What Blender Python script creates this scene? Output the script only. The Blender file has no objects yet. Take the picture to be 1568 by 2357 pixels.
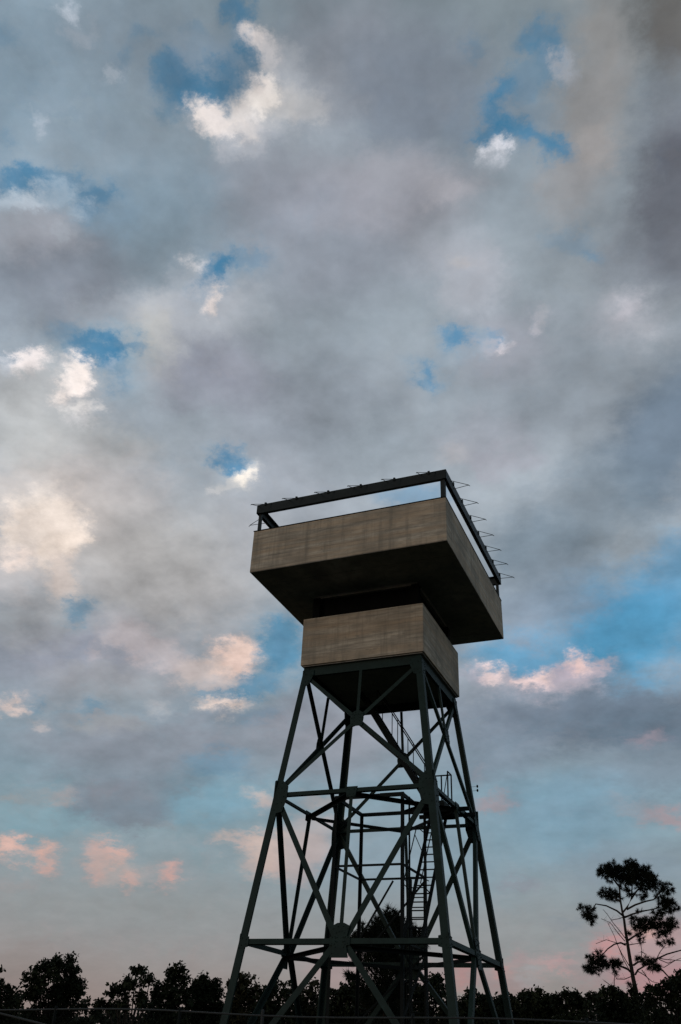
import bpy, math, random
import numpy as np
from mathutils import Vector
rng = random.Random(7)
C = bpy.context.scene.collection
G = 13.0265                                   # cab floor height above the ground
PI = math.pi

# ------------------------------------------------------------------ camera
CAM = Vector((9.9305, -27.4278, G - 11.4265))
YAW, PITCH, ROLL, FOC = -0.408, 0.5651, 0.0468, 1.2743
cy, sy, cp, sp, cr, sr = math.cos(YAW), math.sin(YAW), math.cos(PITCH), math.sin(PITCH), math.cos(ROLL), math.sin(ROLL)
FWD = Vector((sy*cp, cy*cp, sp)); RT = Vector((cy, -sy, 0)); UPV = RT.cross(FWD)
R2 = RT*cr + UPV*sr; U2 = UPV*cr - RT*sr
def bearing(x, y):
    """unit direction in the world of a sighting (survey units: 1568 wide, 2357 high)"""
    f = FOC*1568
    return (FWD + R2*((x-784)/f) - U2*((y-1178.5)/f)).normalized()
def site(x, y, dist):
    """point on a sighting at a horizontal distance from the viewer"""
    d = bearing(x, y); return CAM + d*(dist/math.hypot(d.x, d.y))
cam = bpy.data.cameras.new('camera'); co = bpy.data.objects.new('camera', cam); C.objects.link(co)
from mathutils import Matrix
co.matrix_world = Matrix(((R2.x, U2.x, -FWD.x, CAM.x), (R2.y, U2.y, -FWD.y, CAM.y), (R2.z, U2.z, -FWD.z, CAM.z), (0, 0, 0, 1)))
cam.sensor_fit = 'HORIZONTAL'; cam.sensor_width = 36; cam.lens = 36*FOC; cam.clip_end = 4000
bpy.context.scene.camera = co

# ------------------------------------------------------------------ materials
def lin(c):
    return tuple((v/255/12.92 if v/255 <= .04045 else ((v/255+.055)/1.055)**2.4) for v in c)
def new_mat(name):
    m = bpy.data.materials.new(name); m.use_nodes = True
    nt = m.node_tree; b = nt.nodes['Principled BSDF']; return m, nt, b
def N(nt, t, **k):
    n = nt.nodes.new(t)
    for a, v in k.items(): setattr(n, a, v)
    return n
def noise(nt, vec, scale, detail=5, rough=.6):
    n = N(nt, 'ShaderNodeTexNoise'); n.inputs['Scale'].default_value = scale
    n.inputs['Detail'].default_value = detail; n.inputs['Roughness'].default_value = rough
    if vec is not None: nt.links.new(vec, n.inputs['Vector'])
    return n
def mapping(nt, vec, scale, loc=(0,0,0)):
    n = N(nt, 'ShaderNodeMapping'); n.inputs['Scale'].default_value = scale; n.inputs['Location'].default_value = loc
    nt.links.new(vec, n.inputs['Vector']); return n.outputs[0]
def ramp(nt, fac, stops):
    n = N(nt, 'ShaderNodeValToRGB'); nt.links.new(fac, n.inputs[0])
    e = n.color_ramp.elements
    while len(e) > 1: e.remove(e[-1])
    e[0].position = stops[0][0]; e[0].color = (*stops[0][1], 1)
    for p, c in stops[1:]:
        q = e.new(p); q.color = (*c, 1)
    return n.outputs[0]
def mixc(nt, fac, a, b, mode='MIX'):
    n = N(nt, 'ShaderNodeMix', data_type='RGBA', blend_type=mode)
    for s, v in ((n.inputs[0], fac), (n.inputs[6], a), (n.inputs[7], b)):
        if isinstance(v, (int, float)): s.default_value = v
        elif isinstance(v, tuple): s.default_value = (*v, 1)
        else: nt.links.new(v, s)
    return n.outputs[2]
def bump(nt, b, h, strength, dist):
    n = N(nt, 'ShaderNodeBump'); n.inputs['Strength'].default_value = strength; n.inputs['Distance'].default_value = dist
    nt.links.new(h, n.inputs['Height']); nt.links.new(n.outputs[0], b.inputs['Normal'])

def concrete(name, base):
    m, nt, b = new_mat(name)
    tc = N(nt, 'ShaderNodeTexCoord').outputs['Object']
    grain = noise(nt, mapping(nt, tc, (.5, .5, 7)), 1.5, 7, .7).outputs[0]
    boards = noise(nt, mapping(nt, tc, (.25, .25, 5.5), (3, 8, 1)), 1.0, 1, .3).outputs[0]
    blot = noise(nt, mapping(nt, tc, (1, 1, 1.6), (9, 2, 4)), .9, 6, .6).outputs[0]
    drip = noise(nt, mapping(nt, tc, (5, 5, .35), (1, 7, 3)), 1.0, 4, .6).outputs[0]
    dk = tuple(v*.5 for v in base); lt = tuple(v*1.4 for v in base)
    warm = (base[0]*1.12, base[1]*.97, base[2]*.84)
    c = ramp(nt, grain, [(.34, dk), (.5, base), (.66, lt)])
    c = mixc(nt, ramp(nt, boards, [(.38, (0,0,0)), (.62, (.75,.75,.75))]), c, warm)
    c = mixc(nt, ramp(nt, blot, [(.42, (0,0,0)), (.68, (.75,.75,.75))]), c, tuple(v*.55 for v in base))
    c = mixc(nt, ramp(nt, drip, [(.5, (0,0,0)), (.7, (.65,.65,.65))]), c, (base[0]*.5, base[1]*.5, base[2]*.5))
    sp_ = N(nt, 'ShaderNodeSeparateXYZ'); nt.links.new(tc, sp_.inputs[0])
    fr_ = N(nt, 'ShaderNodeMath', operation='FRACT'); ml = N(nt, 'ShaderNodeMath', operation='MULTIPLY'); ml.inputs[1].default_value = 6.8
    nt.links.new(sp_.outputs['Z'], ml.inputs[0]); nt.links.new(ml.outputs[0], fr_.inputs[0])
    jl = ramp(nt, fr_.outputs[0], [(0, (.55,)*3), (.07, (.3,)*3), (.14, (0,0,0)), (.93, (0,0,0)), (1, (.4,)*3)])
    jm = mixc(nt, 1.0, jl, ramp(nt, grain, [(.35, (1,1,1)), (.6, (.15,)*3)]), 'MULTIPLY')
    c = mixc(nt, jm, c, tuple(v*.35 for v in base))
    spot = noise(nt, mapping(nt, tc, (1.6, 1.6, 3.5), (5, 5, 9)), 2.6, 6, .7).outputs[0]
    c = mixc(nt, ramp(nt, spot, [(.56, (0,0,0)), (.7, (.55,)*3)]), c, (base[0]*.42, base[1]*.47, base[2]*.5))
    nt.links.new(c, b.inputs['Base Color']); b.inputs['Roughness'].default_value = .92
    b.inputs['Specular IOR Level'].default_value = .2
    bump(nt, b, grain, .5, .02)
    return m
def paint(name, base, rough=.55, rust=.25, spec=.35):
    m, nt, b = new_mat(name)
    tc = N(nt, 'ShaderNodeTexCoord').outputs['Object']
    n1 = noise(nt, tc, 3.0, 6, .65).outputs[0]; n2 = noise(nt, mapping(nt, tc, (7, 7, 1.2), (4, 1, 2)), 1.3, 5, .6).outputs[0]
    c = ramp(nt, n1, [(.3, tuple(v*.7 for v in base)), (.7, tuple(v*1.3 for v in base))])
    c = mixc(nt, ramp(nt, n2, [(.58, (0,0,0)), (.78, (rust,)*3)]), c, (.06, .03, .018))
    nt.links.new(c, b.inputs['Base Color']); b.inputs['Roughness'].default_value = rough
    b.inputs['Specular IOR Level'].default_value = spec
    bump(nt, b, n1, .25, .004)
    return m
def leafy(name, a, bcol, scale):
    m, nt, b = new_mat(name)
    g = N(nt, 'ShaderNodeNewGeometry')
    n1 = noise(nt, g.outputs['Position'], scale, 3, .6).outputs[0]
    nt.links.new(ramp(nt, n1, [(.35, a), (.65, bcol)]), b.inputs['Base Color'])
    b.inputs['Roughness'].default_value = .75; b.inputs['Specular IOR Level'].default_value = .1
    return m
M = dict(
    concrete=concrete('board_marked_concrete', (.385, .33, .26)),
    soffit=concrete('shaded_soffit_concrete', (.24, .235, .22)),  # wall concrete darkened: shade of the undersides is in the base colour
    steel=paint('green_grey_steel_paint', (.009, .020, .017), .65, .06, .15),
    dark_steel=paint('dark_and_shaded_steel_paint', (.005, .007, .007), .7, .05, .1),  # inner members' shade put into a blacker steel; coping and fence posts share it
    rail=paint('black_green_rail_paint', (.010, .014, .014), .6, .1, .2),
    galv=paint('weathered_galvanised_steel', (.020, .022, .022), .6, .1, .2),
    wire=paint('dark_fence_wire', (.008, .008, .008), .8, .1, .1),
    panel=paint('shade_and_fitting_black', (.004, .004, .004), .8, 0, .05),  # near-black base colour carries the shade of the recess and its piers
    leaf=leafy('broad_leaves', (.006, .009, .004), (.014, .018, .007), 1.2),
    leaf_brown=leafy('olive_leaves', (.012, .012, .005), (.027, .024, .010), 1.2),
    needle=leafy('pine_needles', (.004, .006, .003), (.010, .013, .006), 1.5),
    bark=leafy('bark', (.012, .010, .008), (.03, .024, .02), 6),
    grass=leafy('grass', (.014, .019, .010), (.03, .034, .017), 2.5),
)

# ------------------------------------------------------------------ mesh helpers
class MB:
    def __init__(s): s.v = []; s.f = []
    def add(s, vs, fs):
        n = len(s.v); s.v += [tuple(v) for v in vs]; s.f += [tuple(i+n for i in f) for f in fs]; return s
    def box(s, x0, x1, y0, y1, z0, z1):
        return s.add([(x0,y0,z0),(x1,y0,z0),(x1,y1,z0),(x0,y1,z0),(x0,y0,z1),(x1,y0,z1),(x1,y1,z1),(x0,y1,z1)],
              [(0,3,2,1),(4,5,6,7),(0,1,5,4),(1,2,6,5),(2,3,7,6),(3,0,4,7)])
    def sect(s, p0, p1, ex, ey, poly):
        """extrude a 2D section (in ex, ey) from p0 to p1"""
        p0 = Vector(p0); p1 = Vector(p1); n = len(poly)
        vs = [p + ex*a + ey*b for p in (p0, p1) for a, b in poly]
        fs = [(i, (i+1) % n, (i+1) % n+n, i+n) for i in range(n)] + [tuple(range(n))[::-1], tuple(range(n, 2*n))]
        return s.add(vs, fs)
    def bar(s, p0, p1, w, h, hint=(0,0,1)):
        p0 = Vector(p0); p1 = Vector(p1); d = (p1-p0).normalized(); hv = Vector(hint)
        if abs(d.dot(hv)) > .95: hv = Vector((1,0,0))
        ex = d.cross(hv).normalized(); ey = ex.cross(d).normalized()
        return s.sect(p0, p1, ex, ey, [(-w/2,-h/2),(w/2,-h/2),(w/2,h/2),(-w/2,h/2)])
    def tube(s, pts, rads, n=6):
        pts = [Vector(p) for p in pts]
        if isinstance(rads, (int, float)): rads = [rads]*len(pts)
        vs = []; ref = Vector((.31,.17,.93))
        for i, p in enumerate(pts):
            d = (pts[min(i+1, len(pts)-1)] - pts[max(i-1, 0)]).normalized()
            a = d.cross(ref if abs(d.dot(ref)) < .95 else Vector((1,0,0))).normalized(); b = d.cross(a)
            vs += [p + a*(rads[i]*math.cos(2*PI*k/n)) + b*(rads[i]*math.sin(2*PI*k/n)) for k in range(n)]
        fs = [(j*n+k, j*n+(k+1) % n, (j+1)*n+(k+1) % n, (j+1)*n+k) for j in range(len(pts)-1) for k in range(n)]
        fs += [tuple(range(n))[::-1], tuple(range((len(pts)-1)*n, len(pts)*n))]
        return s.add(vs, fs)
    def plate(s, poly, nrm, t):
        poly = [Vector(p) for p in poly]; nrm = Vector(nrm).normalized(); n = len(poly)
        return s.add(poly + [p - nrm*t for p in poly], [tuple(range(n)), tuple(range(n, 2*n))[::-1]] + [(i, i+n, (i+1) % n+n, (i+1) % n) for i in range(n)])
    def shift(s, d): s.v = [(x-d[0], y-d[1], z-d[2]) for x, y, z in s.v]; return s
    def build(s, name, mat, parent=None, bevel=0):
        me = bpy.data.meshes.new(name); me.from_pydata(s.v, [], s.f); me.update()
        me.materials.append(mat); o = bpy.data.objects.new(name, me); C.objects.link(o)
        if parent is not None: o.parent = parent
        if bevel:
            b = o.modifiers.new('bevel', 'BEVEL'); b.width = bevel; b.segments = 2; b.limit_method = 'ANGLE'
        return o
def tag(o, label=None, cat=None, group=None, kind=None):
    for k, v in (('label', label), ('category', cat), ('group', group), ('kind', kind)):
        if v: o[k] = v
    return o
def empty(name, loc=(0,0,0)):
    o = bpy.data.objects.new(name, None); o.location = loc; C.objects.link(o); return o

# ------------------------------------------------------------------ the tower
T = tag(empty('lookout_tower'), 'tall green steel lattice tower carrying a square board-marked concrete lookout cab', 'tower')
TL, TS, LX, LY, LR = 2.0853, .1171, -.0303, .0634, 1.0125
Z0, Z1, Z2 = -G+.25, -4.4048, -8.6104          # heights below the cab floor: feet, upper ring, lower ring
def P(c, z):
    h = TL - TS*z; return Vector((c[0]*h + LX, c[1]*h*LR + LY, z + G))
A_, B_, C_, D_ = (-1,-1), (1,-1), (1,1), (-1,1)
corners = (A_, B_, C_, D_)
faces = ((A_,B_), (B_,C_), (C_,D_), (D_,A_))
def fnorm(a, b):
    u = P(b,-5)-P(a,-5); w = P(a,-10)-P(a,-5); n = w.cross(u).normalized()
    m = (P(a,-5)+P(b,-5))/2 - Vector((LX, LY, G-5))
    return n if n.dot(m) > 0 else -n
legs = {}
for c in corners:
    w, t = .215, .022
    ex = Vector((-c[0],0,0)); ey = Vector((0,-c[1],0))
    mb = MB().sect(P(c,Z0), P(c,-.05), ex, ey, [(0,0),(w,0),(w,t),(t,t),(t,w),(0,w)])
    # stiffening angle nested inside the lower length, as a built-up leg
    q = .03
    mb.sect(P(c,Z0)+(ex+ey)*q, P(c,Z1+.3)+(ex+ey)*q, ex, ey, [(0,0),(w*.9,0),(w*.9,t),(t,t),(t,w*.9),(0,w*.9)])
    legs[c] = mb.build('leg', M['steel'], T)
    f = P(c, Z0)
    MB().box(f.x-.45, f.x+.45, f.y-.45, f.y+.45, -.3, .25).build('footing', M['concrete'], T, .02)
    MB().box(f.x-.24, f.x+.24, f.y-.24, f.y+.24, .252, .285).build('base_plate', M['steel'], T)
def Lsec(w, d, t): return [(-w/2,0),(w/2,0),(w/2,t),(-w/2+t,t),(-w/2+t,d),(-w/2,d)]
def member(p0, p1, n, w, d, off, name='diagonal_brace', mat='steel', t=.014):
    dirv = (p1-p0).normalized(); ex = n.cross(dirv).normalized(); ey = -n
    return MB().sect(p0-n*off, p1-n*off, ex, ey, Lsec(w, d, t)).build(name, M[mat], T)
def gusset(ctr, n, pts, off=.0, name='gusset_plate', t=.02):
    """plate in a tower face: pts in (along, up) metres about its centre, with bolt heads"""
    up = Vector((0,0,1)); u = up.cross(n).normalized(); v = n.cross(u).normalized()
    mb = MB(); mb.plate([ctr + n*off + u*a + v*b for a, b in pts], n, t)
    cx = sum(a for a, b in pts)/len(pts); cz = sum(b for a, b in pts)/len(pts)
    for a, b in pts:
        for k in (.45, .78):
            p = ctr + n*(off+.001) + u*(cx+(a-cx)*k) + v*(cz+(b-cz)*k)
            mb.tube([p, p+n*.018], .016, 6)
    return mb.build(name, M['steel'], T)
def mid(a, b, z): return (P(a,z)+P(b,z))/2
zt = -.22
wa, wb = TL-TS*zt, TL-TS*Z1
XC = zt + (Z1-zt)*wa/(wa+wb)
for a, b in faces:
    n = fnorm(a, b); run = (P(b,-5)-P(a,-5)).normalized()
    # cap beam under the cab, a channel with its web outwards
    i = .03
    mb = MB(); p0 = P(a,-.19)+run*.06-n*i; p1 = P(b,-.19)-run*.06-n*i
    mb.sect(p0, p1, Vector((0,0,1)), -n, [(-.15,0),(.15,0),(.15,.09),(.135,.09),(.135,.015),(-.135,.015),(-.135,.09),(-.15,.09)])
    mb.build('cap_beam', M['steel'], T)
    # upper panel: X brace, hanger to its crossing
    xc = mid(a, b, XC)
    member(P(a,-.3)+run*.08, P(b,Z1+.1)-run*.08, n, .125, .10, .045)
    member(P(b,-.3)-run*.08, P(a,Z1+.1)+run*.08, n, .125, .10, .065)
    member(mid(a,b,-.34), xc, n, .10, .07, .03, 'hanger_strut')
    gusset(xc, n, [(-.2,.2),(-.08,.28),(.08,.28),(.2,.2),(.23,.02),(.2,-.24),(-.2,-.24),(-.23,.02)], -.005)
    # gussets at the head of the legs
    for c, s in ((a,1),(b,-1)):
        e = P(c,-.34)
        up = Vector((0,0,1)); u = up.cross(n).normalized(); s2 = s if u.dot(run) > 0 else -s
        gusset(e, n, [(0,.2),(s2*.42,.2),(s2*.42,.02),(s2*.26,-.36),(s2*.02,-.42)], .0015)
        e = P(c,Z1)
        k = s2
        gusset(e, n, [(k*-.02,.44),(k*.24,.46),(k*.46,.24),(k*.46,-.14),(k*.34,-.56),(k*.0,-.62)], .0015)
        e = P(c,Z2)
        gusset(e, n, [(0,.2),(k*.3,.12),(k*.3,-.14),(k*0,-.22)], .0015)
    # ring beams
    member(P(a,Z1)+run*.1, P(b,Z1)-run*.1, n, .12, .12, .03, 'ring_beam')
    member(P(a,Z2)+run*.1, P(b,Z2)-run*.1, n, .14, .14, .03, 'ring_beam')
    # lower panels: one tall X through the lower ring, hanger from the upper ring
    m2 = mid(a, b, Z2)
    member(P(a,Z1-.1)+run*.12, m2-run*.1, n, .17, .12, .05)
    member(P(b,Z1-.1)-run*.12, m2+run*.1, n, .17, .12, .05)
    member(m2-run*.1, P(a,Z0+.1)+run*.1, n, .17, .12, .05)
    member(m2+run*.1, P(b,Z0+.1)-run*.1, n, .17, .12, .05)
    member(mid(a,b,Z1), m2, n, .11, .09, .035, 'hanger_strut')
    gusset(m2, n, [(-.27,.38),(-.1,.46),(.1,.46),(.27,.38),(.2,.12),(.3,.1),(.3,-.1),(.2,-.12),(.27,-.42),(-.27,-.42),(-.2,-.12),(-.3,-.1),(-.3,.1),(-.2,.12)], -.004)
    gusset(mid(a,b,Z1), n, [(-.2,.1),(.2,.1),(.14,-.22),(-.14,-.22)], -.004)
# plan bracing: a diamond joining the middles of the ring beams
for z in (Z1, Z2):
    ms = [mid(a, b, z) for a, b in faces]
    for i in range(4):
        p, q = ms[i], ms[(i+1) % 4]; d = (q-p).normalized()
        side = Vector((d.y,-d.x,0))
        o = MB().sect(p+d*.12-Vector((0,0,.07)), q-d*.12-Vector((0,0,.07)), side, Vector((0,0,-1)), Lsec(.15,.11,.014)).build('plan_brace', M['dark_steel'], T)
# small pair of line insulators bolted to the far right leg
ib = P(C_, -3.15)
for dz in (0,-.14):
    o = MB().bar(ib+Vector((0,0,dz)), ib+Vector((.21,-.03,dz)), .008, .008).build('bracket_arm', M['dark_steel'], T)
    k = ib+Vector((.21,-.03,dz)); MB().tube([k-Vector((0,0,.045)), k-Vector((0,0,.015)), k+Vector((0,0,.02)), k+Vector((0,0,.05))], [.02,.034,.034,.016], 8).build('insulator', M['panel'], o)

# concrete cab
TB, ZL = 2.2, 1.7452
w = .2
def ring(mb, x0, x1, y0, y1, z0, z1, w):
    mb.box(x0, x1, y0, y0+w, z0, z1); mb.box(x0, x1, y1-w, y1, z0, z1)
    mb.box(x0, x0+w, y0+w, y1-w, z0, z1); mb.box(x1-w, x1, y0+w, y1-w, z0, z1); return mb
def shell(x0, x1, y0, y1, z0, z1, w, floor, name, mat, parent):
    """open-topped concrete tray, one watertight surface"""
    o = [(x0,y0),(x1,y0),(x1,y1),(x0,y1)]; i = [(x0+w,y0+w),(x1-w,y0+w),(x1-w,y1-w),(x0+w,y1-w)]
    vs = [(*p,z0) for p in o] + [(*p,z1) for p in o] + [(*p,z1) for p in i] + [(*p,z0+floor) for p in i]
    fs = [(3,2,1,0),(15,14,13,12)[::-1]]
    for k in range(4):
        l = (k+1) % 4
        fs += [(k,l,4+l,4+k),(4+k,4+l,8+l,8+k),(8+k,8+l,12+l,12+k)]
    return MB().add(vs, fs).build(name, mat, parent, .018)
shell(-TB, TB, -TB, TB, G, G+ZL, .2, .2, 'cab_wall', M['concrete'], T)
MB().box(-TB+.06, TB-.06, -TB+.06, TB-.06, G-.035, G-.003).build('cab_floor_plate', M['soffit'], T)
ZUB, ZUT = 2.764, 4.3958
UX0, UX1, UY0, UY1 = -3.3934, 3.6607, -4.2755, 3.6816
band = ring(MB(), -TB+.42, TB-.42, -TB+.42, TB-.42, G+ZL-.5, G+ZUB, .08).build('window_band', M['panel'], T)  # shade of the recess is painted in as near-black
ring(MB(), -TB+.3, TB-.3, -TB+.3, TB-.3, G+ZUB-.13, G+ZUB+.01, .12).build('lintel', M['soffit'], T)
for c in corners:
    x, y = c[0]*(TB-.36), c[1]*(TB-.36)
    MB().box(x-.13, x+.13, y-.13, y+.13, G+ZL-.02, G+ZUB-.13).build('corner_post', M['panel'], T)  # concrete piers coloured near-black to stand for the shade on them
par = shell(UX0, UX1, UY0, UY1, G+ZUB, G+ZUT, .2, .28, 'parapet', M['concrete'], T)
cop = MB(); ring(cop, UX0-.012, UX1+.012, UY0-.012, UY1+.012, G+ZUT+.001, G+ZUT+.03, .23)
cop.build('coping', M['dark_steel'], par)
# underside shade put into a darker concrete sheet, with faint panel joints
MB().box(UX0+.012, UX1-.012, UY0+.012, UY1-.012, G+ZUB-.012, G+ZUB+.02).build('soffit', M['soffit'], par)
jt = MB()
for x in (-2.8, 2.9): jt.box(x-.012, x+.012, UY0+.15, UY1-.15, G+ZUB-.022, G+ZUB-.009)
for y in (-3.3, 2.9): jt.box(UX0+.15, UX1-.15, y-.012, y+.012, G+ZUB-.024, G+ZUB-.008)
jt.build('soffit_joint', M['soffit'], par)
# guard rail: a deep channel ring on corner and wall posts, with V brackets for wire
RX0, RX1, RY0, RY1, RB, RTP = -3.36, 3.70, -4.30, 3.70, 5.14, 5.50
rg = MB(); zz0, zz1 = G+RB, G+RTP
for (x0,y0,x1,y1,n) in ((RX0,RY0,RX1,RY0,(0,-1)), (RX1,RY0,RX1,RY1,(1,0)), (RX1,RY1,RX0,RY1,(0,1)), (RX0,RY1,RX0,RY0,(-1,0))):
    nn = Vector((n[0],n[1],0)); d = Vector((x1-x0,y1-y0,0)).normalized()
    rg.sect(Vector((x0,y0,(zz0+zz1)/2)), Vector((x1,y1,(zz0+zz1)/2)), Vector((0,0,1)), -nn,
            [(-.18,0),(.18,0),(.18,.13),(.165,.13),(.165,.014),(-.165,.014),(-.165,.13),(-.18,.13)])
gr = rg.build('guard_rail', M['rail'], T)
for c in corners:
    x = RX0+.12 if c[0] < 0 else RX1-.14; y = RY0+.12 if c[1] < 0 else RY1-.12
    w2 = .075 if c == B_ else .05
    MB().box(x-w2, x+w2, y-w2, y+w2, G+ZUT-.25, G+RB+.02).build('rail_post', M['rail'], gr)
def vbracket(p, out, along):
    mb = MB(); tip = p + out*.60 - along*.24 - Vector((0,0,.30))
    mb.tube([p-along*.26-out*.02, tip], .011, 5); mb.tube([p+along*.26-out*.02, tip], .011, 5)
    mb.tube([tip-out*.02, tip+out*.04-Vector((0,0,.05))], .011, 5)
    mb.box(p.x-.035, p.x+.035, p.y-.035, p.y+.035, p.z-.03, p.z+.085)
    mb.build('wire_bracket', M['rail'], gr)
zb = G+5.45
for k in range(7):
    vbracket(Vector((RX1+.0, -3.40+1.145*k, zb)), Vector((1,0,0)), Vector((0,1,0)))
    vbracket(Vector((RX0-.0, -3.40+1.145*k, zb)), Vector((-1,0,0)), Vector((0,1,0)))
for k in range(6):
    vbracket(Vector((-3.02+1.225*k, RY0, zb)), Vector((0,-1,0)), Vector((1,0,0)))
    vbracket(Vector((-3.02+1.225*k, RY1, zb)), Vector((0,1,0)), Vector((1,0,0)))

# inner stair frame
IX0, IX1, IY0, IY1 = -1.042, 1.176, -1.269, 1.0
F = MB().box(-.01,.01,-.01,.01,0,.01)
first = None
sf = None
ZR = [-4.228, -6.306, -8.4, -10.5]
for i, (x, y) in enumerate(((IX0,IY0),(IX1,IY0),(IX1,IY1),(IX0,IY1))):
    mb = MB(); sx = 1 if x > 0 else -1; syy = 1 if y > 0 else -1
    mb.sect((x,y,.12), (x,y,G-4.22), Vector((-sx,0,0)), Vector((0,-syy,0)), [(-.045,-.045),(.05,-.045),(.05,-.03),(-.03,-.03),(-.03,.05),(-.045,.05)])
    mb.box(x-.2, x+.2, y-.2, y+.2, -.1, .12)
    mb.build('frame_post', M['dark_steel'], T)
for j, z in enumerate(ZR):
    hw = .11 if j == 0 else .06
    for (a, b) in (((IX0,IY0),(IX1,IY0)),((IX1,IY0),(IX1,IY1)),((IX1,IY1),(IX0,IY1)),((IX0,IY1),(IX0,IY0))):
        MB().bar((*a, G+z-hw/2-.002), (*b, G+z-hw/2-.002), .07 if j == 0 else .05, hw).build('frame_beam', M['dark_steel'], T)
for a, b in (((IX0,IY1),(IX1,IY1)), ((IX1,IY0),(IX1,IY1))):
    MB().bar((*a, G-10.4), (*b, G-8.5), .05, .05).build('frame_brace', M['dark_steel'], T)
MB().bar((IX1, IY1+.05, G-6.4), (IX0+.4, IY1+.05, G-8.3), .05, .05).build('frame_brace', M['dark_steel'], T)
MB().tube([(IX1+.12, IY0+.3, .1), (IX1+.12, IY0+.3, G-4.3)], .03, 8).build('riser_pipe', M['dark_steel'], T)
# corner stiffener wedges on the top frame
for (x, y, sx, s_y) in ((IX1,IY0,-1,1),(IX0,IY0,1,1),(IX1,IY1,-1,-1)):
    MB().plate([(x,y,G-4.21),(x+sx*.75,y,G-4.21),(x,y+s_y*.6,G-4.21)], (0,0,1), .02).build('corner_plate', M['dark_steel'], T)
# landing beside the frame
LX0, LX1, LY0, LY1, LZ = 1.24, 2.12, .05, 1.75, G-4.2
ld = MB().box(LX0, LX1, LY0, LY1, LZ-.05, LZ); ring(ld, LX0-.02, LX1+.02, LY0-.02, LY1+.02, LZ-.2, LZ-.053, .06)
ld = ld.build('landing', M['dark_steel'], T)
MB().bar((1.0,1.02,LZ-.25), (2.9,1.02,LZ-.25), .08, .12).bar((1.0,.25,LZ-.25), (2.9,.25,LZ-.25), .08, .12).build('landing_beam', M['dark_steel'], ld)
rl = MB(); ps = [(1.92,1.3),(1.92,1.75),(1.57,1.75),(LX0,1.75)]
for x, y in ps[:3]: rl.tube([(x,y,LZ-.1),(x,y,LZ+1.28)], .026, 6)
rl.tube([(x,y,LZ+1.28) for x, y in ps], .024, 6)
rl.tube([(1.92,1.3,LZ+1.27),(1.6,1.55,LZ+.02)], .016, 6)
rl.build('landing_rail', M['dark_steel'], ld)
# steep stair from the landing up into the cab floor
st0 = Vector((1.50, .62, LZ)); sdir = Vector((-1.65, 0, 2.66)).normalized(); L = 4.9
for y in (.62, 1.22):
    p = Vector((1.5,y,LZ)); MB().bar(p, p+sdir*L, .03, .19, (0,0,1)).build('stair_stringer', M['dark_steel'], T)
    h = Vector((0,0,1.08)); mb = MB().tube([p+h+sdir*.1, p+h+sdir*(L-.6)], .022, 6)
    for t in (.35, 1.45, 2.55, 3.65): mb.tube([p+sdir*t, p+sdir*t+h], .016, 5)
    mb.build('stair_handrail', M['dark_steel'], T)
for k in range(18):
    q = st0 + sdir*(.28*(k+.6)); MB().box(q.x-.09, q.x+.09, .637, 1.205, q.z-.012, q.z+.012).build('stair_tread', M['dark_steel'], T)
# leaning ladder below the landing, with a handrail each side
la = Vector((1.2, 1.66, G-4.25)); lb = Vector((1.2, -1.28, G-8.42)); lw = Vector((.55,0,0)); ldir = (lb-la).normalized()
off = Vector((-.22,-.32,.26))
for s in (0, 1):
    MB().bar(la+lw*s, lb+lw*s, .045, .10, (1,0,0)).build('ladder_rail', M['dark_steel'], T)
    a, b = la+lw*s+off, la+lw*s+ldir*3.4+off
    MB().tube([la+lw*s+ldir*.9, a+ldir*1.0, b, b-off], .018, 6).tube([la+lw*s+ldir*1.7, a+ldir*1.35], .014, 5).build('ladder_handrail', M['dark_steel'], T)
n = 16; lad_len = (lb-la).length
for k in range(n):
    q = la + ldir*((k+.6)*lad_len/n); MB().tube([q, q+lw], .02, 6).build('ladder_rung', M['dark_steel'], T)
# upright caged ladder to the ground
VX0, VX1, VY = .83, 1.27, .6
for x in (VX0, VX1): MB().bar((x,VY,.1), (x,VY,G-6.45), .05, .06, (1,0,0)).build('ladder_rail', M['dark_steel'], T)
for k in range(22):
    z = .35+k*.285; MB().tube([(VX0,VY,z),(VX1,VY,z)], .018, 6).build('ladder_rung', M['dark_steel'], T)
for z in (G-6.5, G-7.9, G-9.3):
    MB().tube([(1.05+.36*math.cos(a)*1.0, VY+.02-.7*math.sin(a), z) for a in [PI*k/10 for k in range(11)]], .016, 5).build('safety_hoop', M['dark_steel'], T)
MB().tube([(1.05-.36,VY,G-6.5),(1.05-.36,VY,2.6)], .014, 5).tube([(1.05,VY-.68,G-6.5),(1.05,VY-.68,2.6)], .014, 5).build('cage_strap', M['dark_steel'], T)
# side knee struts of the intermediate platform
MB().bar((IX0-.1,IY1,G-8.3),(.1,IY1,G-6.4),.05,.05).build('frame_brace', M['dark_steel'], T)
MB().box(.45, 1.6, -.35, 1.1, G-7.24, G-7.2).build('rest_platform', M['dark_steel'], T) if False else None

# ------------------------------------------------------------------ ground
gm = MB(); nx = 60
gx = [-900+1800*i/nx for i in range(nx+1)]
vs = [(x, y, -.02 + (.35*math.sin(x*.013+1)*math.cos(y*.011) if math.hypot(x, y) > 120 else 0)) for y in gx for x in gx]
gm.add(vs, [(j*(nx+1)+i, j*(nx+1)+i+1, (j+1)*(nx+1)+i+1, (j+1)*(nx+1)+i) for j in range(nx) for i in range(nx)])
tag(gm.build('ground', M['grass']), 'dark grassy ground around the foot of the tower', None, None, 'structure')

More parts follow.
